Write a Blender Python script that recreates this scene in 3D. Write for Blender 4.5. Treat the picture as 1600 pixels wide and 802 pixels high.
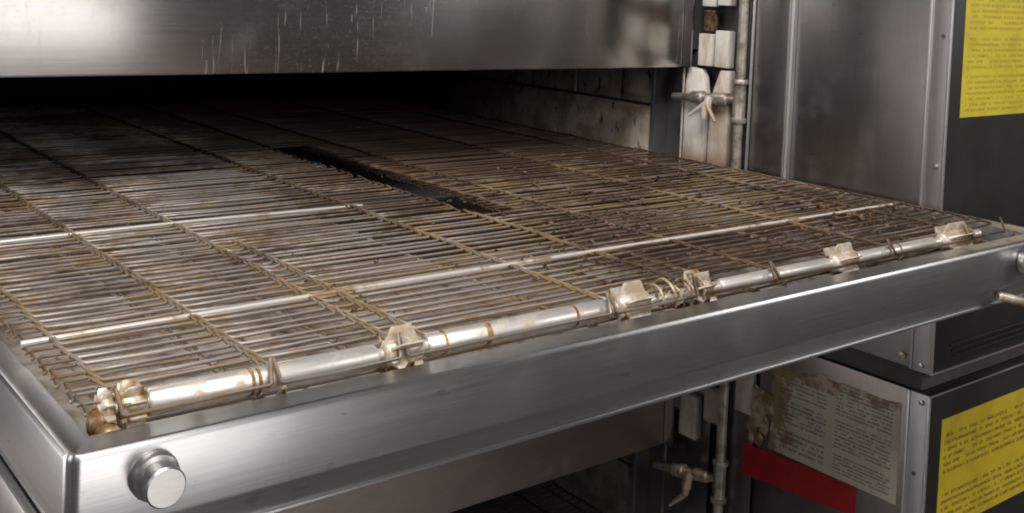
import bpy, bmesh, math, random
from math import sin, cos, pi, radians
from mathutils import Vector, Matrix
random.seed(7)
for o in list(bpy.data.objects): bpy.data.objects.remove(o)
C = bpy.context.scene.collection
S = 0.22                                    # metres per drawing unit; x right along the tray front, y into the oven, z up from the tray rim
H = 1.25                                    # height of the tray rim above the kitchen floor (m)
def V(x, y, z): return Vector((x*S, y*S, z*S + H))

# ---------------------------------------------------------------- camera, world, lamps, exposure
sc = bpy.context.scene
cam = bpy.data.objects.new('camera', bpy.data.cameras.new('camera')); C.objects.link(cam)
cd = cam.data; cd.sensor_width = 36; cd.lens = 38.29; cd.shift_y = -0.2278
cd.clip_start = 0.01; cd.clip_end = 100
yaw, pitch, roll = 0.67089141, 0.03429387, -0.04514415
f = Vector((sin(yaw)*cos(pitch), cos(yaw)*cos(pitch), -sin(pitch)))
r = Vector((cos(yaw), -sin(yaw), 0)); d = f.cross(r)
r2 = cos(roll)*r + sin(roll)*d; d2 = -sin(roll)*r + cos(roll)*d
m = Matrix((r2, -d2, -f)).transposed().to_4x4(); m.translation = V(-0.677, -2.235, 1.0)
cam.matrix_world = m
sc.camera = cam
w = bpy.data.worlds.new('World'); sc.world = w; w.use_nodes = True
bg = w.node_tree.nodes['Background']; bg.inputs[0].default_value = (1.0, 0.95, 0.93, 1); bg.inputs[1].default_value = 0.08
def lamp(name, loc, target, sx, sy, power, col, spread=180):
    l = bpy.data.lights.new(name, 'AREA'); l.shape = 'RECTANGLE'; l.size = sx; l.size_y = sy; l.energy = power; l.color = col; l.spread = radians(spread)
    o = bpy.data.objects.new(name, l); C.objects.link(o); o.location = loc
    o.rotation_euler = (Vector(target) - Vector(loc)).to_track_quat('-Z', 'Y').to_euler(); return o
lamp('ceiling_lamp', V(-0.5, -3.0, 7.0), V(1.6, 1.0, 0), 0.8, 0.8, 40, (1.0, 0.975, 0.955))
lamp('kitchen_lamp', V(1.6, -8.5, 3.9), V(1.2, 2.0, 0.5), 0.7, 0.8, 11, (1.0, 0.975, 0.95))
lamp('low_fill', V(1.9, -8.0, -2.6), V(-0.3, 0.0, -0.1), 0.9, 1.0, 1.25, (1.0, 0.97, 0.95), 60)  # fill light added low down, standing for floor bounce on the rail
lamp('left_lamp', V(-9, -1.0, 4.0), V(0.0, 1.0, -0.1), 1.0, 1.0, 12, (1.0, 0.97, 0.94))
lamp('side_fill', V(-5.5, 5.0, -0.5), V(0.0, 1.0, -0.1), 1.0, 1.0, 14, (1.0, 0.97, 0.95))  # added fill out of view beside the oven, brightens the tray's left face
lamp('far_lamp', V(15.5, -9, 5.2), V(3.8, 2.0, 1.2), 0.8, 0.9, 20, (1.0, 0.965, 0.94))
vs = sc.view_settings; vs.view_transform = 'Standard'; vs.look = 'None'; vs.gamma = 1; vs.use_curve_mapping = False; vs.exposure = 0.0
sc.cycles.max_bounces = 8; sc.cycles.use_denoising = True
sc.cycles.filter_width = 1.9

# ---------------------------------------------------------------- node helpers
class N:
    def __init__(s, name):
        s.m = bpy.data.materials.new(name); s.m.use_nodes = True; s.t = s.m.node_tree
        s.b = s.t.nodes['Principled BSDF']; s._pos = None
    def n(s, typ, **kw):
        x = s.t.nodes.new('ShaderNode' + typ)
        for k, v in kw.items(): setattr(x, k, v)
        return x
    def put(s, sock, v):
        if isinstance(v, bpy.types.NodeSocket): s.t.links.new(v, sock)
        elif isinstance(v, tuple) and len(v) == 3 and sock.type == 'RGBA': sock.default_value = (*v, 1)
        else: sock.default_value = v
    def pos(s):
        if s._pos is None: s._pos = s.n('NewGeometry').outputs['Position']
        return s._pos
    def math(s, op, a, b=0.0, c=0.0, clamp=False):
        x = s.n('Math', operation=op, use_clamp=clamp)
        for i, v in enumerate((a, b, c)): s.put(x.inputs[i], v)
        return x.outputs[0]
    def scale(s, v, k):
        x = s.n('VectorMath', operation='MULTIPLY'); s.put(x.inputs[0], v); x.inputs[1].default_value = k; return x.outputs[0]
    def noise(s, scale, detail=3, rough=0.55, stretch=None, vec=None, off=0.0, dist=0.0):
        v = vec or s.pos()
        if stretch or off:
            x = s.n('VectorMath', operation='MULTIPLY_ADD'); s.put(x.inputs[0], v)
            x.inputs[1].default_value = stretch or (1, 1, 1); x.inputs[2].default_value = (off, off*0.7, off*1.3); v = x.outputs[0]
        x = s.n('TexNoise'); s.put(x.inputs['Vector'], v); x.inputs['Scale'].default_value = scale
        x.inputs['Detail'].default_value = detail; x.inputs['Roughness'].default_value = rough; x.inputs['Distortion'].default_value = dist
        return x.outputs['Fac']
    def ss(s, v, a, b, lo=0.0, hi=1.0):
        x = s.n('MapRange', interpolation_type='SMOOTHSTEP'); s.put(x.inputs[0], v)
        for i, k in enumerate((a, b, lo, hi)): x.inputs[i+1].default_value = k
        return x.outputs[0]
    def mix(s, fac, a, b):
        x = s.n('Mix', data_type='RGBA'); s.put(x.inputs[0], fac); s.put(x.inputs[6], a); s.put(x.inputs[7], b); return x.outputs[2]
    def fmix(s, fac, a, b):
        x = s.n('Mix', data_type='FLOAT'); s.put(x.inputs[0], fac); s.put(x.inputs[2], a); s.put(x.inputs[3], b); return x.outputs[0]
    def xyz(s, v=None):
        x = s.n('SeparateXYZ'); s.put(x.inputs[0], v or s.pos()); return x.outputs
    def set(s, **kw):
        for k, v in kw.items(): s.put(s.b.inputs[k.replace('_', ' ')], v)
        return s
    def bump(s, h, strength, dist=0.001):
        x = s.n('Bump'); x.inputs['Strength'].default_value = strength; x.inputs['Distance'].default_value = dist
        s.put(x.inputs['Height'], h); s.put(s.b.inputs['Normal'], x.outputs[0]); return s
    def tangent(s, v):
        x = s.n('CombineXYZ')
        for i in range(3): x.inputs[i].default_value = v[i]
        s.put(s.b.inputs['Tangent'], x.outputs[0])

def brushed(name, col, rough, aniso, tang, streak, dirt=0.25, dirtcol=(0.16, 0.12, 0.085), drips=False, bump=0.05, rust=False, smudge=0.0):
    k = N(name)
    br = k.noise(1.0, 4, 0.7, streak)
    cl = k.noise(14, 4, 0.6)
    sp = k.noise(420, 2, 0.5)
    dm = k.math('MULTIPLY', k.ss(cl, 0.5, 0.75), dirt)
    c = k.mix(k.ss(br, 0.3, 0.7), tuple(x*0.88 for x in col), col)
    c = k.mix(dm, c, dirtcol)
    rr = k.math('ADD', k.math('MULTIPLY', br, 0.10), k.math('ADD', rough - 0.05, k.math('MULTIPLY', cl, 0.03)))
    metal = k.math('SUBTRACT', 1.0, k.math('MULTIPLY', dm, 0.8))
    if drips:                                # dried splashes and long thin runs on the hood
        st = k.noise(1.0, 2, 0.5, (210, 210, 13), off=3.1, dist=0.9)
        area = k.ss(k.noise(3.0, 2, 0.5, off=1.7), 0.40, 0.55)
        run = k.math('MULTIPLY', k.ss(st, 0.63, 0.73), area)
        spk = k.math('MULTIPLY', k.ss(sp, 0.60, 0.70), area)
        both = k.math('MULTIPLY', k.math('MAXIMUM', run, k.math('MULTIPLY', spk, 0.28)), 0.32)
        c = k.mix(both, c, (0.62, 0.58, 0.54)); metal = k.math('SUBTRACT', metal, k.math('MULTIPLY', both, 0.9), clamp=True)
        film = k.ss(k.noise(9, 5, 0.7, off=8.0), 0.45, 0.7)
        c = k.mix(k.math('MULTIPLY', film, 0.16), c, (0.30, 0.25, 0.19))
        rr = k.math('ADD', rr, k.math('MULTIPLY', both, 0.3))
    if smudge:                               # wiped grease film, thumb marks and short scuffs
        f1 = k.ss(k.noise(22, 4, 0.65, (0.45, 0.45, 2.2), off=12.0, dist=0.5), 0.48, 0.66)
        f2 = k.ss(k.noise(160, 2, 0.5, (0.35, 0.35, 1.0), off=3.0), 0.66, 0.74)
        rr = k.math('ADD', rr, k.math('MULTIPLY', f1, smudge*0.22)); c = k.mix(k.math('MULTIPLY', f1, smudge*0.4), c, tuple(q*0.62 for q in col))
        c = k.mix(k.math('MULTIPLY', f2, 0.35), c, (0.13, 0.11, 0.10)); rr = k.math('ADD', rr, k.math('MULTIPLY', f2, smudge*0.3))
    if rust:                                 # baked-on fat towards the burnt right-hand corner of the tray
        X, Y, Z = k.xyz()
        a = k.math('MULTIPLY', k.ss(X, 3.2*S, 4.1*S), k.math('MULTIPLY', k.ss(Y, 0.02*S, 0.05*S), k.ss(Z, H-0.012*S, H-0.004*S)))
        g = k.math('MULTIPLY', a, k.ss(k.noise(60, 4, 0.6), 0.3, 0.55))
        c = k.mix(g, c, k.mix(k.ss(Y, 0.10*S, 0.5*S), (0.30, 0.24, 0.16), (0.12, 0.085, 0.06))); metal = k.math('SUBTRACT', metal, g, clamp=True); rr = k.math('ADD', rr, k.math('MULTIPLY', g, 0.3))
    k.set(Base_Color=c, Metallic=metal, Roughness=rr, Anisotropic=aniso); k.tangent(tang)
    k.bump(k.math('ADD', br, k.math('MULTIPLY', sp, 0.15)), bump, 0.0006)
    return k.m

M = {}
M['hood'] = brushed('brushed_hood_steel', (0.52, 0.495, 0.48), 0.22, 0.82, (0, 0, 1), (6, 6, 500), 0.12, drips=True)
M['rail'] = brushed('brushed_rail_steel', (0.48, 0.47, 0.465), 0.30, 0.65, (0, 0, 1), (8, 8, 900), 0.10, bump=0.09, rust=True, smudge=0.10)
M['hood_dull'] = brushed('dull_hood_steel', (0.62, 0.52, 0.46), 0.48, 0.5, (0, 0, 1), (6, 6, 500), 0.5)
M['side_shaded'] = brushed('shaded_side_steel', (0.27, 0.235, 0.22), 0.34, 0.6, (0, 0, 1), (700, 700, 8), 0.4)  # copy of the side steel, darkened for the shade under the tray
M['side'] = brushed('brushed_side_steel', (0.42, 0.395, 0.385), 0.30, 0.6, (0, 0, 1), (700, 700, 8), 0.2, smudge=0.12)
M['trim'] = brushed('steel_trim', (0.78, 0.76, 0.74), 0.38, 0.0, (0, 0, 1), (500, 500, 6), 0.35, bump=0.03)
M['post'] = brushed('corner_post_steel', (0.60, 0.57, 0.57), 0.42, 0.4, (0, 0, 1), (500, 500, 6), 0.25)
M['knob'] = brushed('knob_steel', (0.46, 0.445, 0.43), 0.36, 0.0, (0, 0, 1), (60, 900, 900), 0.35, bump=0.05)
M['bolt'] = brushed('bright_steel', (0.64, 0.62, 0.60), 0.33, 0.0, (0, 0, 1), (60, 900, 900), 0.15, bump=0.02)

k = N('steel_tube')
g = k.noise(55, 4, 0.65); g2 = k.noise(300, 3, 0.6)
gm = k.math('MULTIPLY', k.ss(g, 0.50, 0.68), 0.75)
k.set(Base_Color=k.mix(gm, (0.76, 0.73, 0.69), (0.40, 0.29, 0.16)), Metallic=k.fmix(gm, 0.75, 0.1), Roughness=k.fmix(gm, 0.40, 0.5)); k.bump(g2, 0.15, 0.0005); M['tube'] = k.m

k = N('stained_rod')
g = k.noise(30, 4, 0.65, off=9.0)
gm = k.ss(g, 0.52, 0.66)
k.set(Base_Color=k.mix(gm, (0.66, 0.62, 0.57), (0.26, 0.17, 0.09)), Metallic=k.fmix(gm, 0.4, 0.1), Roughness=k.fmix(gm, 0.36, 0.55)); M['rod'] = k.m

k = N('rusty_fat')
g = k.noise(110, 4, 0.65)
k.set(Base_Color=k.mix(k.ss(k.noise(60, 4, 0.65), 0.4, 0.6), (0.40, 0.31, 0.19), (0.15, 0.075, 0.025)), Metallic=0.1, Roughness=0.4); k.bump(g, 0.5, 0.0008); M['fat'] = k.m

k = N('greasy_plate')                       # sprockets under old baked fat
g = k.noise(90, 4, 0.65); g2 = k.noise(35, 3, 0.6, off=4.0)
c = k.mix(k.ss(g, 0.35, 0.6), (0.66, 0.60, 0.53), (0.48, 0.38, 0.27)); c = k.mix(k.ss(g2, 0.55, 0.68), c, (0.26, 0.13, 0.04))
k.set(Base_Color=c, Metallic=0.35, Roughness=0.38); k.bump(g, 0.5, 0.0008); M['plate'] = k.m

k = N('baked_grease')
g = k.noise(120, 4, 0.65)
k.set(Base_Color=k.mix(k.ss(g, 0.35, 0.65), (0.10, 0.038, 0.010), (0.42, 0.28, 0.12)), Metallic=0.0, Roughness=0.35); k.bump(g, 0.7, 0.001); M['grease'] = k.m

k = N('burnt_crumb')
g = k.noise(150, 3, 0.6)
k.set(Base_Color=k.mix(k.ss(g, 0.4, 0.62), (0.022, 0.011, 0.005), (0.16, 0.095, 0.042)), Roughness=0.7); k.bump(g, 0.8, 0.001); M['crumb'] = k.m

k = N('belt_wire')                          # stainless wire with fat and char baked on in patches
X, Y, Z = k.xyz()
n1 = k.noise(16, 4, 0.6); n2 = k.noise(70, 3, 0.6, off=2.0); n3 = k.noise(9, 3, 0.6, off=6.0)
right = k.ss(X, 1.3*S, 2.6*S); back_shade = k.ss(Y, 1.0*S, 3.0*S)  # right: more baked-on dirt; depth ramp: shade under the hood, put into the colour
at = k.n('Attribute', attribute_name='loop').outputs['Fac']
gold = k.math('ADD', k.math('MULTIPLY', n1, 0.7), k.math('MULTIPLY', n2, 0.55)); gold = k.math('ADD', gold, k.math('MULTIPLY', at, 0.12)); gold = k.math('ADD', gold, k.math('MULTIPLY', right, 0.12))
gm = k.ss(gold, 0.59, 0.82)
char = k.math('ADD', k.math('MULTIPLY', n3, 0.8), k.math('MULTIPLY', n2, 0.25)); char = k.math('ADD', char, k.math('ADD', k.math('MULTIPLY', right, 0.15), k.math('MULTIPLY', back_shade, 0.14)))
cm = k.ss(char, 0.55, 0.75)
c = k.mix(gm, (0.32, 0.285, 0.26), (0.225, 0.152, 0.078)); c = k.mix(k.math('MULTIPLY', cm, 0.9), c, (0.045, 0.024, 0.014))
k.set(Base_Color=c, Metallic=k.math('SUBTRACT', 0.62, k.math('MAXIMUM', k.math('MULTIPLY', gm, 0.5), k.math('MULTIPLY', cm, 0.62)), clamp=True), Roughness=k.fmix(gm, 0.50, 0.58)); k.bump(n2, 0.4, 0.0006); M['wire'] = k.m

k = N('crumb_pan_steel')
X, Y, Z = k.xyz()
n1 = k.noise(25, 5, 0.65); n2 = k.noise(110, 3, 0.6, (1, 0.25, 1))
burn_shade = k.ss(k.math('ADD', k.math('MULTIPLY', n1, 0.5), k.math('ADD', k.math('MULTIPLY', k.ss(X, 1.5*S, 3.0*S), 0.35), k.math('MULTIPLY', k.ss(Y, 0.6*S, 1.8*S), 0.4))), 0.42, 0.75)
c = k.mix(k.ss(n1, 0.4, 0.62), (0.52, 0.47, 0.42), (0.34, 0.26, 0.19)); c = k.mix(k.ss(n2, 0.55, 0.7), c, (0.16, 0.10, 0.06)); slot_shade = k.math('MULTIPLY', k.math('MULTIPLY', k.ss(X, 1.0*S, 1.7*S), k.ss(Y, 1.1*S, 1.5*S)), 1.0); burn_shade = k.math('MAXIMUM', burn_shade, slot_shade); c = k.mix(burn_shade, c, (0.018, 0.013, 0.010))  # pan blackened under the slot, standing for the dark below the belt
k.set(Base_Color=c, Metallic=k.fmix(burn_shade, 0.35, 0.0), Roughness=0.5); k.bump(n1, 0.3, 0.001); M['pan'] = k.m

k = N('black_paint')
n1 = k.noise(300, 3, 0.6); n2 = k.noise(12, 4, 0.6)
k.set(Base_Color=k.mix(k.ss(n2, 0.4, 0.7), (0.014, 0.0135, 0.0135), (0.022, 0.020, 0.019)), Roughness=k.math('ADD', 0.36, k.math('MULTIPLY', n2, 0.15))); k.bump(n1, 0.12, 0.0004); M['black'] = k.m

k = N('sooty_lining')
n1 = k.noise(30, 5, 0.65)
k.set(Base_Color=k.mix(n1, (0.05, 0.047, 0.052), (0.12, 0.105, 0.098)), Roughness=0.8); k.bump(n1, 0.4, 0.002); M['soot'] = k.m

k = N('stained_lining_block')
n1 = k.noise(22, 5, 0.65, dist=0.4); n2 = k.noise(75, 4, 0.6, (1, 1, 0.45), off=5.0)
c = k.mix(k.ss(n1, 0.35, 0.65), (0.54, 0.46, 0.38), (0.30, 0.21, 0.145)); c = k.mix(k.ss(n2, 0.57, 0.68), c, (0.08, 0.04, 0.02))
c = k.mix(k.ss(k.xyz()[1], 3.3*S, 5.4*S), c, (0.03, 0.022, 0.018))   # darker deeper into the oven
k.set(Base_Color=c, Roughness=0.65); k.bump(n1, 0.5, 0.002); M['block'] = k.m

k = N('shaded_lining_block')
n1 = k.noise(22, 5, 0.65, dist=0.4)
k.set(Base_Color=k.mix(k.ss(n1, 0.35, 0.65), (0.20, 0.155, 0.125), (0.10, 0.065, 0.045)), Roughness=0.7); k.bump(n1, 0.5, 0.002); M['block_dark'] = k.m  # lining block in darker colours, the lower deck's shade painted in

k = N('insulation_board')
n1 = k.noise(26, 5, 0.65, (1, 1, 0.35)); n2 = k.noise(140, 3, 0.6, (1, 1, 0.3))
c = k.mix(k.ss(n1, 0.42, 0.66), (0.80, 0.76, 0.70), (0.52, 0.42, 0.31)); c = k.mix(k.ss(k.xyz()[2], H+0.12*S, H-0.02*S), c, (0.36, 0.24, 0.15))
k.set(Base_Color=c, Roughness=0.85); k.bump(n2, 0.6, 0.0015); M['insul'] = k.m
k = N('dirty_insulation_board')
n1 = k.noise(30, 5, 0.65, (1, 1, 0.4))
k.set(Base_Color=k.mix(k.ss(n1, 0.40, 0.64), (0.62, 0.57, 0.51), (0.40, 0.30, 0.20)), Roughness=0.85); k.bump(n1, 0.6, 0.0015); M['insul_dirty'] = k.m

k = N('glue_residue')
n1 = k.noise(45, 5, 0.65)
k.set(Base_Color=k.mix(k.ss(n1, 0.38, 0.62), (0.46, 0.38, 0.28), (0.20, 0.12, 0.055)), Roughness=0.7); k.bump(n1, 0.6, 0.0015); M['residue'] = k.m
k = N('grimy_pipe')
n1 = k.noise(60, 4, 0.65)
k.set(Base_Color=k.mix(k.ss(n1, 0.4, 0.66), (0.52, 0.48, 0.43), (0.27, 0.21, 0.16)), Metallic=0.65, Roughness=0.4); k.bump(n1, 0.4, 0.0008); M['pipe'] = k.m
k = N('brass_valve')
n1 = k.noise(90, 4, 0.65)
k.set(Base_Color=k.mix(k.ss(n1, 0.4, 0.66), (0.66, 0.56, 0.46), (0.36, 0.26, 0.17)), Metallic=0.5, Roughness=0.42); k.bump(n1, 0.4, 0.0008); M['valve'] = k.m

def printed(name, paper, ink, ax, blocks, wf, grime=0.0, border=None, flip=False, stain=False):
    """paper with rows of small print too worn to read; blocks = (u0,u1,v0,v1,rows)"""
    k = N(name)
    g = k.n('TexCoord').outputs['Generated']; x = k.xyz(g); u = x[ax]; v = x[2]
    if flip: u = k.math('SUBTRACT', 1.0, u)
    tot = None
    for i, (u0, u1, v0, v1, rows) in enumerate(blocks):
        vv = k.math('MULTIPLY', k.math('DIVIDE', k.math('SUBTRACT', v, v0), v1 - v0), float(rows))
        ln = k.math('FLOOR', vv); fr = k.math('FRACT', vv)
        cx = k.n('CombineXYZ'); k.put(cx.inputs[0], k.math('MULTIPLY', u, wf)); k.put(cx.inputs[1], k.math('MULTIPLY', ln, 7.31)); cx.inputs[2].default_value = i*5.0
        wd = k.ss(k.noise(1.0, 1, 0.5, vec=cx.outputs[0]), 0.40, 0.44)
        c2 = k.n('CombineXYZ'); k.put(c2.inputs[0], k.math('MULTIPLY', u, wf*5)); k.put(c2.inputs[1], k.math('MULTIPLY', vv, 2.6)); c2.inputs[2].default_value = i*3.0
        lt = k.ss(k.noise(1.0, 2, 0.6, vec=c2.outputs[0]), 0.40, 0.52)
        band = k.math('MULTIPLY', k.ss(fr, 0.22, 0.32), k.ss(fr, 0.82, 0.70))
        box = k.math('MULTIPLY', k.math('MULTIPLY', k.math('GREATER_THAN', u, u0), k.math('LESS_THAN', u, u1)), k.math('MULTIPLY', k.math('GREATER_THAN', v, v0), k.math('LESS_THAN', v, v1)))
        mk = k.math('MULTIPLY', k.math('MULTIPLY', wd, lt), k.math('MULTIPLY', band, box))
        tot = mk if tot is None else k.math('MAXIMUM', tot, mk)
    n1 = k.noise(28, 4, 0.6); c = k.mix(k.ss(n1, 0.4, 0.7), paper, tuple(p*0.82 for p in paper))
    c = k.mix(k.math('MULTIPLY', tot, 0.9), c, ink)
    else_wear = k.ss(k.noise(55, 5, 0.7, off=4.4), 0.60, 0.72)
    c = k.mix(k.math('MULTIPLY', else_wear, 0.3), c, (0.30, 0.22, 0.10))
    if stain:
        n2 = k.noise(38, 5, 0.65, off=2.0)
        edge = k.math('ADD', k.ss(u, 0.42, 0.0, 0.0, 0.34), k.ss(v, 0.72, 1.0, 0.0, 0.26))
        sm = k.ss(k.math('ADD', n2, edge), 0.66, 0.82)
        c = k.mix(k.math('MULTIPLY', sm, 0.85), c, (0.20, 0.12, 0.05))
    k.set(Base_Color=c, Roughness=0.45); return k.m
M['yellow_up'] = printed('yellow_notice_print', (0.66, 0.53, 0.035), (0.40, 0.29, 0.02), 0, [(0.04, 0.97, 0.03, 0.33, 7), (0.04, 0.97, 0.36, 0.62, 6), (0.04, 0.97, 0.66, 0.97, 7)], 26)
M['yellow_low'] = printed('yellow_notice_print_spaced', (0.64, 0.48, 0.02), (0.16, 0.09, 0.02), 0, [(0.03, 0.97, 0.05, 0.36, 5), (0.03, 0.97, 0.50, 0.88, 6)], 30)
M['paper'] = printed('old_instruction_print', (0.56, 0.50, 0.40), (0.10, 0.09, 0.09), 1, [(0.08, 0.46, 0.06, 0.28, 4), (0.08, 0.46, 0.34, 0.60, 6), (0.08, 0.46, 0.64, 0.93, 7), (0.53, 0.95, 0.05, 0.25, 6), (0.53, 0.95, 0.30, 0.60, 8), (0.53, 0.95, 0.64, 0.95, 8)], 26, flip=True, stain=True)
k = N('red_notice')
n1 = k.noise(40, 4, 0.6)
k.set(Base_Color=k.mix(k.ss(n1, 0.35, 0.7), (0.42, 0.012, 0.016), (0.30, 0.010, 0.012)), Roughness=0.4); M['red'] = k.m

# ---------------------------------------------------------------- mesh helpers (drawing units)
class MB:
    def __init__(s): s.v = []; s.f = []; s.a = {}
    def add(s, vs, fs):
        o = len(s.v); s.v += [Vector(x) for x in vs]; s.f += [tuple(i + o for i in q) for q in fs]; return s
    def box(s, a, b):
        (x0, y0, z0), (x1, y1, z1) = a, b
        return s.add([(x0,y0,z0),(x1,y0,z0),(x1,y1,z0),(x0,y1,z0),(x0,y0,z1),(x1,y0,z1),(x1,y1,z1),(x0,y1,z1)],
                     [(0,3,2,1),(4,5,6,7),(0,1,5,4),(1,2,6,5),(2,3,7,6),(3,0,4,7)])
    def prism(s, poly, axis, a, b):
        """polygon in the other two axes, extruded along axis from a to b"""
        def mk(p, t):
            q = list(p); q.insert(axis, t); return q
        n = len(poly)
        return s.add([mk(p, a) for p in poly] + [mk(p, b) for p in poly],
                     [tuple(range(n))[::-1], tuple(range(n, 2*n))] + [(i, (i+1) % n, n + (i+1) % n, n + i) for i in range(n)])
    def tube(s, pts, rad, n=8, cap=True):
        pts = [Vector(p) for p in pts]; o = len(s.v)
        T = [(pts[min(i+1, len(pts)-1)] - pts[max(i-1, 0)]).normalized() for i in range(len(pts))]
        up = Vector((0, 0, 1)) if abs(T[0].z) < 0.9 else Vector((0, 1, 0))
        u = (up - T[0]*up.dot(T[0])).normalized()
        for i, p in enumerate(pts):
            u = (u - T[i]*u.dot(T[i])).normalized(); w_ = T[i].cross(u)
            rr = rad[i] if isinstance(rad, (list, tuple)) else rad
            for j in range(n):
                a = 2*pi*j/n; s.v.append(p + (u*cos(a) + w_*sin(a))*rr)
        for i in range(len(pts)-1):
            for j in range(n):
                s.f.append((o+i*n+j, o+i*n+(j+1) % n, o+(i+1)*n+(j+1) % n, o+(i+1)*n+j))
        if cap: s.f.append(tuple(o+j for j in range(n))[::-1]); s.f.append(tuple(o+(len(pts)-1)*n+j for j in range(n)))
        return s
    def blob(s, c, r, jit=0.3, rnd=random, sub=1):
        bm = bmesh.new(); bmesh.ops.create_icosphere(bm, subdivisions=sub, radius=1)
        rx, ry, rz = r if isinstance(r, (tuple, list)) else (r, r, r)
        vs = [(c[0]+v.co.x*rx*(1+rnd.uniform(-jit, jit)), c[1]+v.co.y*ry*(1+rnd.uniform(-jit, jit)), c[2]+v.co.z*rz*(1+rnd.uniform(-jit, jit))) for v in bm.verts]
        bm.verts.index_update(); fs = [tuple(v.index for v in q.verts) for q in bm.faces]; bm.free()
        return s.add(vs, fs)
    def mesh(s, name, mat, origin=(0, 0, 0), bevel=0.0, smooth=35):
        me = bpy.data.meshes.new(name); O = Vector(origin)
        me.from_pydata([(v - O)*S for v in s.v], [], s.f); me.update()
        bm = bmesh.new(); bm.from_mesh(me); bmesh.ops.recalc_face_normals(bm, faces=bm.faces)
        if bevel:
            es = [e for e in bm.edges if len(e.link_faces) == 2 and e.calc_face_angle(0) > radians(30)]
            bmesh.ops.bevel(bm, geom=es, offset=bevel*S, segments=2, affect='EDGES', profile=0.6, clamp_overlap=True)
        bm.to_mesh(me); bm.free()
        me.materials.append(mat); me.polygons.foreach_set('use_smooth', [True]*len(me.polygons)); me.set_sharp_from_angle(angle=radians(smooth)); return me
def link(name, me, parent=None, loc=None):
    o = bpy.data.objects.new(name, me); C.objects.link(o)
    if parent: o.parent = parent
    if loc is not None: o.location = loc
    return o
def thing(name, base, label, cat, group=None, mesh=None):
    o = bpy.data.objects.new(name, mesh); C.objects.link(o); o.location = V(*base); o['label'] = label; o['category'] = cat; o['base'] = base
    if group: o['group'] = group
    return o
def part(name, mb, mat, root, sub=None, bevel=0.0, smooth=35, label=None):
    """a part of root (drawn in world drawing units); sub = the part it belongs to when it is a sub-part"""
    b = root['base']; o = link(name, mb.mesh(name, mat, b, bevel, smooth), sub or root)
    if label: o['label'] = label
    return o

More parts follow.
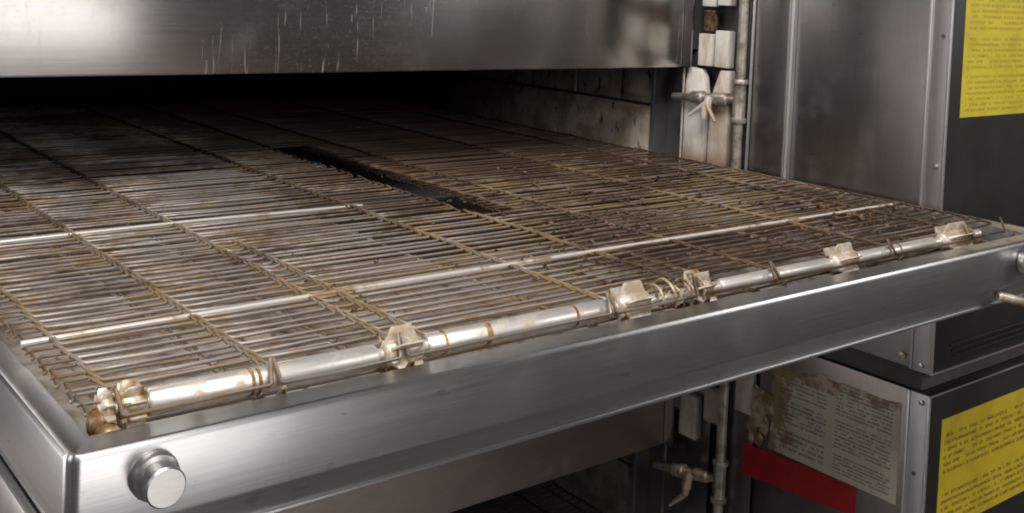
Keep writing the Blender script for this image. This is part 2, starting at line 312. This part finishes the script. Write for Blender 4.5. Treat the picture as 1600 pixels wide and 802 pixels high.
# ---------------------------------------------------------------- the two oven decks
DZ = -2.33
def deck(z, label, upper):
    t = thing('conveyor_oven', (2.1, 2.3, z), label, 'oven', 'stacked conveyor oven decks')
    top = 1.50 if upper else 1.38
    # hood: folded sheet with a hem at its lower edge
    part('hood_panel', MB().prism([(2.30, z+top), (2.30, z+0.562), (2.303, z+0.553), (2.318, z+0.553), (2.33, z+0.562), (2.33, z+top)], 0, -1.6, 4.255), M['hood'] if upper else M['hood_dull'], t, bevel=0.003)
    part('hood_end', MB().box((4.258, 2.235, z+0.556), (4.275, 2.36, z+top)), M['side'], t, bevel=0.003)
    part('oven_roof', MB().box((-1.6, 2.34, z+0.66), (4.55, 6.6, z+0.72)), M['soot'], t)
    part('back_wall', MB().box((-1.6, 6.6, z-0.25), (4.55, 6.66, z+0.72)), M['soot'], t)
    part('end_wall', MB().box((-1.66, 2.34, z-0.25), (-1.60, 6.6, z+0.72)), M['soot'], t)
    part('oven_floor', MB().box((-1.6, 2.6, z-0.25), (4.55, 6.6, z-0.19)), M['soot'], t)
    # right lining: one long slab below, blocks above it, joints recessed
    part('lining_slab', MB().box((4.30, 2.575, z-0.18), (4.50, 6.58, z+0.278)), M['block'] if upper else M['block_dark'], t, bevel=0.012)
    ys = [2.575, 2.86, 3.30, 3.78, 4.35, 5.1, 6.58]
    for i in range(6):
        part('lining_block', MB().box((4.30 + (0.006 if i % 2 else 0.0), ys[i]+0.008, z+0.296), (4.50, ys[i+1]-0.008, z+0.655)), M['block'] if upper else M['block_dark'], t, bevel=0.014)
    part('lining_backing', MB().box((4.33, 2.60, z-0.18), (4.52, 6.58, z+0.655)), M['soot'], t)
    part('lining_edge', MB().box((4.285, 2.555, z-0.18), (4.30, 2.572, z+0.655)), M['trim'], t)
    # the black recess between lining and control box, with its insulation boards
    part('recess_wall', MB().box((4.44, 1.84, z-0.8), (4.48, 2.57, z+top)), M['soot'], t)
    part('recess_side', MB().box((4.32, 2.572, z-0.8), (4.48, 2.60, z+top)), M['soot'], t)
    if upper:
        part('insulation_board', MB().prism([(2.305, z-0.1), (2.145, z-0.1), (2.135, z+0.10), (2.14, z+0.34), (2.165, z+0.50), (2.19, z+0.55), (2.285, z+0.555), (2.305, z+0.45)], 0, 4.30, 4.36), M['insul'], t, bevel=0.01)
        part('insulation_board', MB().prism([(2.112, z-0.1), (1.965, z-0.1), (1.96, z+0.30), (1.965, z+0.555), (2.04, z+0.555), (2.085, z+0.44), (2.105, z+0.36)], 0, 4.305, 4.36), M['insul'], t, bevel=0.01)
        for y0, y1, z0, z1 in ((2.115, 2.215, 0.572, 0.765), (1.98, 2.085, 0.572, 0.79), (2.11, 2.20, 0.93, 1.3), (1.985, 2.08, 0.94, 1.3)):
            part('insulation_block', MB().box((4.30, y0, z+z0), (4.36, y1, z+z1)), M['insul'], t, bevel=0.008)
        part('burnt_block', MB().box((4.32, 2.125, z+0.78), (4.37, 2.20, z+0.91)), M['crumb'], t, bevel=0.01)
        part('edge_strip', MB().box((4.292, 2.308, z-0.1), (4.298, 2.318, z+0.55)), M['insul_dirty'], t)
    else:
        for y0, y1, z0, z1 in ((2.085, 2.22, 0.64, 0.90), (1.915, 2.03, 0.79, 0.99), (1.67, 1.80, 0.93, 1.20)):
            part('insulation_block', MB().box((4.30, y0, z+z0), (4.36, y1, z+z1)), M['insul_dirty'], t, bevel=0.012)
        part('edge_strip', MB().box((4.29, 2.305, z-0.2), (4.30, 2.318, z+0.60)), M['trim'], t)
        part('inner_sheet', MB().box((4.36, 2.02, z-0.2), (4.37, 2.20, z+0.95)), M['side'], t)
    return t
deck(0.0, 'upper oven deck behind the open wire belt, its scratched steel hood across the top', True)
deck(DZ, 'lower oven deck under the tray, with a dull brown hood and small grubby white blocks', False)

# ---------------------------------------------------------------- control boxes
def rivet(t, post, y, z, dark=False):
    part('screw_hole' if dark else 'rivet', MB().tube([(4.299, y, z), (4.2955 if dark else 4.286, y, z)], 0.011 if dark else 0.013, 10), M['soot'] if dark else M['bolt'], t, post, bevel=0.002)
def control_box(z0, z1, z, label, upper):
    t = thing('control_box', (4.9, 1.0, z0), label, 'control box', 'stacked control boxes')
    part('front_panel', MB().box((4.318, 0.592, z0), (6.6, 0.63, z1)), M['black'], t, bevel=0.006)
    part('body', MB().box((4.32, 0.632, z0+0.004), (6.6, 1.83, z1)), M['black'], t)
    ye = 1.50 if upper else 1.625
    part('side_panel', MB().box((4.304, 0.706, z0+0.006), (4.318, ye, z1)), M['side'] if upper else M['side_shaded'], t, bevel=0.002)
    part('rear_panel', MB().box((4.304, ye+0.048 if upper else ye+0.03, z0+0.25 if upper else z0+0.006), (4.318, 1.835, z1)), M['side'] if upper else M['side_shaded'], t, bevel=0.002)
    post = part('corner_post', MB().box((4.300, 0.59, z0), (4.316, 0.705, z1)), M['post'], t, bevel=0.002)
    part('post_lip', MB().box((4.290, 0.694, z0+0.002), (4.2995, 0.708, z1)), M['trim'], t, post, bevel=0.004)
    part('post_lip', MB().box((4.292, 0.586, z0+0.002), (4.2998, 0.5985, z1)), M['trim'], t, post, bevel=0.003)
    if upper: part('trim_strip', MB().prism([(4.304, 1.502), (4.280, 1.508), (4.276, 1.52), (4.292, 1.527), (4.276, 1.534), (4.280, 1.544), (4.304, 1.548)], 2, z0+0.006, z1), M['trim'], t, smooth=20)
    part('top_edge' if not upper else 'bottom_edge', MB().box((4.30, 0.586, (z1-0.006) if not upper else z0), (6.6, 0.5915, (z1+0.002) if not upper else z0+0.006)), M['trim'], t)
    return t, post
ub, up = control_box(-0.825, 1.5, 0, 'upper black control box beside the belt, its steel side running above the tray', True)
for y, z, dk in ((0.63, 0.85, True), (0.63, 0.205, False), (0.645, -0.79, False)): rivet(ub, up, y, z, dk)
part('warning_label', MB().box((4.425, 0.5895, 0.447), (5.40, 0.5918, 1.10)), M['yellow_up'], ub, label='dense yellow notice on the upper black panel')
part('mounting_screw', MB().tube([(4.305, 0.75, -0.77), (4.285, 0.75, -0.77)], 0.02, 10), M['valve'], ub, bevel=0.004)
# low pressed ribs along the foot of the upper panel
for i in range(3):
    zr = -0.70 - 0.030*i
    part('pressed_rib', MB().tube([(4.46 + 0.02*i, 0.5915, zr), (4.50 + 0.02*i, 0.588, zr), (5.9, 0.588, zr), (5.94, 0.5915, zr)], 0.006, 6), M['black'], ub)
lb, lp = control_box(-3.1, -0.932, DZ, 'lower black control box with old paper and a red strip on its steel side', False)
for y, z, dk in ((0.63, -0.972, False), (0.652, -1.338, True)): rivet(lb, lp, y, z, dk)
part('warning_label', MB().box((4.428, 0.5895, -1.665), (5.55, 0.5918, -1.075)), M['yellow_low'], lb, label='yellow notice in widely spaced lines on the lower black panel')
def torn(y0, y1, z0, z1, tear):             # paper with an uneven edge at its far and upper sides
    rnd = random.Random(3); pts = [(y0, z0), (y1, z0)]
    n = 14
    for i in range(1, n): pts.append((y1 - tear*rnd.random()*0.6, z0 + (z1-z0)*i/n))
    for i in range(n+6): pts.append((y1 + (y0-y1)*i/(n+6), z1 - tear*rnd.random()*(1 if i < 12 else 0.3)))
    pts.append((y0, z1)); return pts
part('instruction_label', MB().prism(torn(0.742, 1.55, -1.535, -1.012, 0.05), 0, 4.3015, 4.3035), M['paper'], lb, label='stained two-column paper of small print, torn at its edge')
crust = MB(); rnd = random.Random(11)
for i in range(26):
    a = rnd.random(); crust.blob((4.3005, 1.56 + rnd.uniform(0, 0.11), -1.53 + 0.30*a), (0.0025, rnd.uniform(0.02, 0.05), rnd.uniform(0.02, 0.05)), 0.3, rnd)
for i in range(12): crust.blob((4.3005, 1.12 + rnd.uniform(0, 0.20), -1.055 + rnd.uniform(-0.03, 0.02)), (0.003, rnd.uniform(0.03, 0.07), rnd.uniform(0.015, 0.03)), 0.3, rnd)
part('paper_residue', crust, M['residue'], lb)['kind'] = 'stuff'
part('red_strip', MB().prism([(0.972, -1.69), (1.72, -1.745), (1.72, -1.565), (0.972, -1.538)], 0, 4.3005, 4.3028), M['red'], lb, label='plain dark red sticker strip')
sp = thing('spacer_frame', (5, 1.2, -0.93), 'black gap frame between the upper and lower control boxes', 'spacer frame')
part('rail', MB().box((4.34, 0.66, -0.93), (6.5, 1.8, -0.826)), M['soot'], sp)

# ---------------------------------------------------------------- gas pipe with two small taps
gp = thing('gas_pipe', (4.27, 1.85, -3.0), 'grimy upright pipe with two small taps beside the white insulation boards', 'pipe')
px, py = 4.262, 1.848
part('pipe', MB().tube([(px, py, -3.0), (px, py, 1.5)], 0.029, 14), M['pipe'], gp)
part('thin_pipe', MB().tube([(px+0.03, py-0.05, -0.4), (px+0.03, py-0.05, 1.5)], 0.010, 8), M['bolt'], gp)
def tap(zc, drop, lower):
    t = part('tee_fitting', MB().tube([(px, py, zc-0.13), (px, py, zc-0.105), (px, py, zc-0.10), (px, py, zc+0.09), (px, py, zc+0.095), (px, py, zc+0.12)], [0.046, 0.048, 0.037, 0.037, 0.048, 0.046], 12), M['pipe'], gp, bevel=0.003)
    y0 = py + 0.03; zz = lambda q: zc - drop*q
    v = part('valve', MB().tube([(px, y0, zz(0)), (px, y0+0.05, zz(0.1)), (px, y0+0.055, zz(0.1)), (px, y0+0.15, zz(0.3)), (px, y0+0.16, zz(0.33)), (px, y0+0.235, zz(0.5)), (px, y0+0.24, zz(0.5)), (px, y0+0.33, zz(0.7)), (px, y0+0.335, zz(0.7)), (px, y0+0.485, zz(1))], [0.022, 0.024, 0.036, 0.038, 0.028, 0.030, 0.042, 0.038, 0.024, 0.020], 12), M['pipe'] if not lower else M['valve'], gp, bevel=0.002)
    hx = px - 0.03
    h = MB().tube([(hx, y0+0.17, zz(0.35)+0.01), (hx-0.02, y0+0.175, zz(0.35)-0.06), (hx-0.025, y0+0.18, zz(0.35)-0.12)], [0.022, 0.030, 0.018], 10)
    if lower: h.tube([(hx-0.025, y0+0.185, zz(0.35)-0.12), (hx-0.05, y0+0.27, zz(0.35)-0.21)], [0.018, 0.012], 8)
    else:
        h.tube([(hx-0.03, y0+0.18, zz(0.35)-0.03), (hx-0.05, y0+0.285, zz(0.35)-0.115)], [0.013, 0.008], 8)
        h.tube([(hx-0.03, y0+0.165, zz(0.35)-0.03), (hx-0.05, y0+0.075, zz(0.35)-0.125)], [0.013, 0.008], 8)
    part('tap_handle', h, M['insul_dirty'] if not lower else M['valve'], gp, v)
tap(0.40, 0.03, False); tap(-1.83, 0.10, True)

# ---------------------------------------------------------------- conveyor tray
tr = thing('conveyor_tray', (2.1, 1.0, -0.18), 'brushed steel open tray with a round knob at its corner, holding the wire belt', 'conveyor tray')
def frame():
    prof = [(0.105, -0.150), (0.104, -0.010), (0.098, -0.001), (0.088, 0.0), (0.022, 0.0005), (0.014, 0.004), (0.006, 0.003), (0.001, -0.004), (0.0, -0.012), (0.0, -0.164), (0.003, -0.171), (0.010, -0.174), (0.022, -0.178), (0.030, -0.186), (0.068, -0.258), (0.064, -0.262), (0.064, -0.268), (0.070, -0.273), (0.082, -0.274), (0.20, -0.274)]
    W, R, D = 4.27, 0.030, 2.22
    path = [((0, D), (1, 0)), ((0, 1.1), (1, 0)), ((0, R), (1, 0))]
    for i in range(1, 8):
        a = pi + (pi/2)*i/8; path.append(((R+R*cos(a), R+R*sin(a)), (-cos(a), -sin(a))))
    path += [((R, 0), (0, 1))] + [((W*q/8, 0), (0, 1)) for q in range(1, 8)] + [((W-R, 0), (0, 1))]
    for i in range(1, 8):
        a = 1.5*pi + (pi/2)*i/8; path.append(((W-R+R*cos(a), R+R*sin(a)), (-cos(a), -sin(a))))
    path += [((W, R), (-1, 0)), ((W, 1.1), (-1, 0)), ((W, D), (-1, 0))]
    mb = MB(); n = len(prof)
    side = lambda q: q if q <= R else R + (q-R)*0.62   # the side rims are narrower than the front one
    for (x, y), (nx, ny) in path:
        # inside corner points stay inside the mitred frame
        for dd, zz in prof:
            if abs(nx) > 1e-6 and abs(ny) > 1e-6 and dd > R:
                cx = R if x < W/2 else W-R; sx = 1 if x < W/2 else -1
                kx = cx + sx*(side(dd)-R); mb.v.append(Vector((kx, dd, zz)))
            else:
                qx, qy = x + nx*(dd if ny else side(dd)), y + ny*dd
                if ny and not nx: qx = min(max(qx, side(dd)), W-side(dd))
                if nx and not ny: qy = max(qy, dd)
                mb.v.append(Vector((qx, qy, zz)))
    for i in range(len(path)-1):
        for j in range(n-1): mb.f.append((i*n+j, (i+1)*n+j, (i+1)*n+j+1, i*n+j+1))
    bm = bmesh.new()
    return mb
fr = frame()
def weld(mb):
    seen = {}; mp = []; vs = []
    for v in mb.v:
        q = (round(v.x, 5), round(v.y, 5), round(v.z, 5))
        if q not in seen: seen[q] = len(vs); vs.append(v)
        mp.append(seen[q])
    fs = []
    for f_ in mb.f:
        g = []
        for i in f_:
            if mp[i] not in g: g.append(mp[i])
        if len(g) > 2: fs.append(tuple(g))
    mb.v, mb.f = vs, fs; return mb
part('rim_frame', weld(fr), M['rail'], tr, smooth=40)
part('crumb_pan', MB().box((0.079, 0.106, -0.16), (4.191, 2.22, -0.145)), M['pan'], tr)
part('pan_back', MB().box((0.080, 2.20, -0.144), (4.190, 2.219, -0.08)), M['pan'], tr)
for y in (0.675, 1.79):
    part('support_rod', MB().tube([(0.08, y, 0.030), (1.0, y, 0.036), (2.6, y, 0.036), (4.0, y, 0.035)] if y < 1 else [(0.08, y, 0.028), (1.0, y, 0.0345), (1.74, y, 0.027)], 0.0085 if y < 1 else 0.0062, 10), M['rod'], tr)
def knob(x, z):
    kn = part('knob', MB().tube([(x, -0.001, z), (x, -0.006, z), (x, -0.014, z), (x, -0.026, z), (x, -0.034, z)], [0.050, 0.053, 0.053, 0.050, 0.036], 28), M['knob'], tr, smooth=30)
    part('knob_cap', MB().tube([(x, -0.034, z), (x, -0.040, z), (x, -0.074, z), (x, -0.078, z)], [0.036, 0.0435, 0.0435, 0.040], 28), M['knob'], tr, kn, smooth=30)
knob(0.178, -0.072); knob(3.935, -0.075)
part('support_arm', MB().prism([(0.10, -0.285), (0.03, -0.285), (0.03, -0.40), (0.05, -0.40), (0.05, -0.30), (0.10, -0.30)], 1, 0.12, 2.22), M['side'], tr, bevel=0.003)
part('hanger_pin', MB().tube([(3.80, 0.03, -0.214), (3.805, 0.028, -0.214), (3.99, -0.02, -0.262), (4.0, -0.022, -0.264)], [0.014, 0.019, 0.019, 0.014], 12), M['plate'], tr)

# ---------------------------------------------------------------- roller shaft at the open end of the belt
SY, SZ = 0.205, 0.002
rs = thing('roller_shaft', (2.1, SY, SZ), 'bright roller shaft along the front of the belt, carrying fat-caked sprockets', 'roller shaft')
part('core_rod', MB().tube([(0.135, SY, SZ), (3.94, SY, SZ)], 0.018, 12), M['tube'], rs)
part('end_nut', MB().tube([(0.150, 0.150, -0.060), (0.150, 0.136, -0.048), (0.150, 0.124, -0.036), (0.150, 0.118, -0.030)], [0.024, 0.026, 0.020, 0.008], 12), M['bolt'], rs)
for a, b, rr in ((0.235, 0.845, 0.032), (1.005, 1.70, 0.031), (2.215, 2.83, 0.025), (3.02, 3.57, 0.024)):
    part('sleeve', MB().tube([(a, SY, SZ), (a+0.006, SY, SZ), (b-0.006, SY, SZ), (b, SY, SZ)], [rr-0.004, rr, rr, rr-0.004], 24), M['tube'], rs, smooth=50)
for x in (0.487, 0.505, 1.06, 1.205, 1.215, 1.545, 2.50, 2.515, 3.30):
    part('collar', MB().tube([(x-0.004, SY, SZ), (x+0.004, SY, SZ)], 0.0345 if x < 1 else (0.0335 if x < 2 else 0.027), 24), M['grease'], rs)
rnd = random.Random(5)
def sprocket(x0, x1, rot, nt=8, wide=1.0):
    s_ = part('sprocket', MB().tube([(x0, SY, SZ), (x0+0.01, SY, SZ), (x1-0.01, SY, SZ), (x1, SY, SZ)], [0.024, 0.036, 0.036, 0.024], 16), M['plate'], rs, smooth=50)
    for i in range(nt):
        a = rot + 2*pi*i/nt; e = Vector((0, cos(a), sin(a))); g = Vector((0, -sin(a), cos(a))); c = Vector((0, SY, SZ))
        w0 = x0 + (x1-x0)*0.08; w1 = x1 - (x1-x0)*0.08; in_ = (x1-x0)*0.16
        ro, th = 0.064*wide, 0.0055
        pts = [c + e*0.030 - g*th + Vector((w0, 0, 0)), c + e*0.030 - g*th + Vector((w1, 0, 0)), c + e*ro - g*th*0.5 + Vector((w1-in_, 0, 0)), c + e*ro - g*th*0.5 + Vector((w0+in_, 0, 0))]
        pts += [p + g*th*(2 if q < 2 else 1) for q, p in enumerate(pts)]
        part('tooth', MB().add(pts, [(3, 2, 1, 0), (4, 5, 6, 7), (0, 1, 5, 4), (1, 2, 6, 5), (2, 3, 7, 6), (3, 0, 4, 7)]), M['plate'], rs, s_, bevel=0.002)
sprocket(0.165, 0.232, 0.15, 10, 0.95); sprocket(0.122, 0.158, 0.45, 9, 0.8)
sprocket(0.865, 0.990, 0.45, 6, 1.1); sprocket(1.725, 1.865, 0.55, 6, 1.15)
sprocket(2.045, 2.165, 0.30, 8, 1.1); sprocket(2.85, 3.005, 0.6, 6, 1.1); sprocket(3.62, 3.86, 0.6, 6, 1.1)
cr = MB(); cw = MB()
cr.blob((0.132, SY-0.045, SZ-0.038), (0.028, 0.030, 0.030), 0.10, rnd, 2); cr.blob((0.120, SY-0.01, SZ-0.02), (0.022, 0.034, 0.034), 0.10, rnd, 2)
for i in range(64):
    q = rnd.random(); x = (1.885 + rnd.uniform(0, 0.30)) if i < 50 else (0.118 + rnd.uniform(0, 0.045))
    a = rnd.uniform(0.2, 3.9); R_ = rnd.uniform(0.010, 0.036)
    cr.blob((x, SY + R_*cos(a), SZ + R_*sin(a)), (rnd.uniform(0.006, 0.012), rnd.uniform(0.004, 0.009), rnd.uniform(0.004, 0.009)), 0.35, rnd)
for i in range(6):
    x = 1.90 + i*0.045; pts = [(x + 0.003*sin(j*0.5+i), SY + (0.046+0.012*sin(i*2.1))*cos(a), SZ + (0.046+0.016*sin(i*2.1))*sin(a)) for j, a in enumerate([0.1 + 0.28*q for q in range(13)])]
    cw.tube(pts, 0.0048, 6)
part('grease_lump', cr, M['fat'], rs)['kind'] = 'stuff'
part('wire_hook', cw, M['fat'], rs)

# ---------------------------------------------------------------- wire belts, every wire an object
PITCH = 0.0555
COLS = [0.150, 0.535, 0.905, 1.675, 2.07, 2.28, 2.47, 3.20, 3.79, 4.095]
def strand_mesh(cols, r=0.0053, seed=0, gap=None, n=6):
    rnd = random.Random(seed)
    segs = []; cur = []
    def loop(x, end=0):
        w0 = 0.018; j = rnd.uniform(-0.003, 0.003)
        L = [(-w0, 0, 0), (-0.012, 0.004, 0.002), (-0.0075, 0.040, 0.003), (-0.004, PITCH+0.008, 0.003), (0.004, PITCH+0.008, 0.0), (0.0075, 0.040, 0.003), (0.012, 0.004, 0.002), (w0, 0, 0)]
        if end < 0: L = L[3:]
        if end > 0: L = L[:5]
        return [(x+j+a, b, c) for a, b, c in L]
    xs = sorted(c for c in cols if not (gap and gap[0] < c < gap[1]))
    for i, x in enumerate(xs):
        e = -1 if i == 0 else (1 if i == len(xs)-1 else 0)
        if gap and abs(x-gap[0]) < 1e-6: cur += loop(x - rnd.uniform(-0.005, 0.022), 1); segs.append(cur); cur = []; continue
        if gap and abs(x-gap[1]) < 1e-6: cur += loop(x + rnd.uniform(-0.008, 0.008), -1); continue
        if cur: 
            xa = cur[-1][0]; cur.append(((xa+x)/2, rnd.uniform(-0.004, 0.004), rnd.uniform(-0.004, 0.003)))
        cur += loop(x, e)
    segs.append(cur)
    out = []                                # a wire broken at the slot is two separate pieces
    for s_ in segs:
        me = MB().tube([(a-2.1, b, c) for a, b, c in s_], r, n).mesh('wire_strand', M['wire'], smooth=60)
        at = me.attributes.new('loop', 'FLOAT', 'POINT')
        vals = []
        for v in me.vertices:
            x = v.co.x/S + 2.1; dmin = min(abs(x-c) for c in xs); vals.append(max(0.0, 1-dmin/0.05))
        at.data.foreach_set('value', vals)
        out.append(me)
    return out
base_cols = [c for c in COLS if c not in (2.28,)]
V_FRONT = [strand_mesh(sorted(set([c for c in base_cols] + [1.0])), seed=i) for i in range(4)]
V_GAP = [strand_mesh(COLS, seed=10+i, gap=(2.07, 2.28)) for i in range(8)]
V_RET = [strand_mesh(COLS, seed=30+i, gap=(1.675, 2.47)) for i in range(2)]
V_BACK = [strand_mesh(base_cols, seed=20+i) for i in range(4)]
def place(belt, me, y, z, rx=0.0, rnd=random):
    b = belt['base']
    for q in me:
        o = link('wire_strand', q, belt, ((2.1 + rnd.uniform(-0.004, 0.004) - b[0])*S, (y + rnd.uniform(-0.007, 0.007) - b[1])*S, (z + rnd.uniform(-0.003, 0.003) - b[2])*S))
        o.rotation_euler = (rx, rnd.uniform(-0.0012, 0.0012), rnd.uniform(-0.0018, 0.0018))
belt = thing('conveyor_belt', (2.1, 1.0, 0.03), 'open belt of greasy stainless wires running from the roller shaft into the dark oven', 'conveyor belt', 'wire conveyor belts')
rnd = random.Random(21)
ys = SY + 0.012
i = 0
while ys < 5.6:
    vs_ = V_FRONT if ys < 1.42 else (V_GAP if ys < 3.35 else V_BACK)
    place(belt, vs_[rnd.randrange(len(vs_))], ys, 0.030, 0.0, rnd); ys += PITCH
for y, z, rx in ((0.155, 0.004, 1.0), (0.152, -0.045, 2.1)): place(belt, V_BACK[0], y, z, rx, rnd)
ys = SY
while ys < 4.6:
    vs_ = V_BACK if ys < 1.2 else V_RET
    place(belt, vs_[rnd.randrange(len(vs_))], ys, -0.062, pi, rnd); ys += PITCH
V_SHADED = []
k = N('shaded_wire')
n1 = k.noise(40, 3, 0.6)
k.set(Base_Color=k.mix(k.ss(n1, 0.4, 0.7), (0.010, 0.009, 0.009), (0.030, 0.025, 0.022)), Roughness=0.6)  # near-black wire colour stands in for the shade in the lower oven
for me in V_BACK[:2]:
    q = me[0].copy(); q.materials.clear(); q.materials.append(k.m); V_SHADED.append([q])
belt2 = thing('conveyor_belt', (2.1, 3.0, DZ+0.03), 'wire belt coloured dark for shade, barely seen in the black mouth of the lower oven', 'conveyor belt', 'wire conveyor belts')
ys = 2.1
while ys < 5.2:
    place(belt2, V_SHADED[rnd.randrange(2)], ys, DZ+0.03, 0.0, rnd); ys += PITCH

# ---------------------------------------------------------------- burnt crumbs lying on the belt
cb = MB(); rnd = random.Random(8)
def crumbs(n, x0, x1, y0, y1, s0, s1):
    for i in range(n):
        s_ = rnd.uniform(s0, s1)
        cb.blob((min(4.06, rnd.gauss((x0+x1)/2, (x1-x0)/3.2)), max(0.27, rnd.gauss((y0+y1)/2, (y1-y0)/3.2)), 0.036 + s_*0.3), (s_*rnd.uniform(0.7, 1.6), s_*rnd.uniform(0.6, 1.2), s_*rnd.uniform(0.3, 0.8)), 0.35, rnd)
crumbs(70, 2.15, 2.7, 0.70, 1.25, 0.004, 0.013)
crumbs(60, 1.7, 2.2, 0.35, 0.85, 0.003, 0.010)
crumbs(150, 2.2, 4.0, 0.8, 2.2, 0.003, 0.012)
crumbs(110, 3.2, 4.05, 0.4, 0.95, 0.004, 0.017)
crumbs(50, 2.6, 3.2, 0.3, 0.6, 0.003, 0.010)
crumbs(50, 0.9, 1.1, 0.4, 1.2, 0.003, 0.007)
o = thing('burnt_crumbs', (2.5, 1.0, 0.03), 'brown burnt crumbs scattered over the right half of the belt', 'crumbs', mesh=cb.mesh('burnt_crumbs', M['crumb'], (2.5, 1.0, 0.03)))
o['kind'] = 'stuff'
for o in bpy.data.objects:
    if 'base' in o.keys(): del o['base']
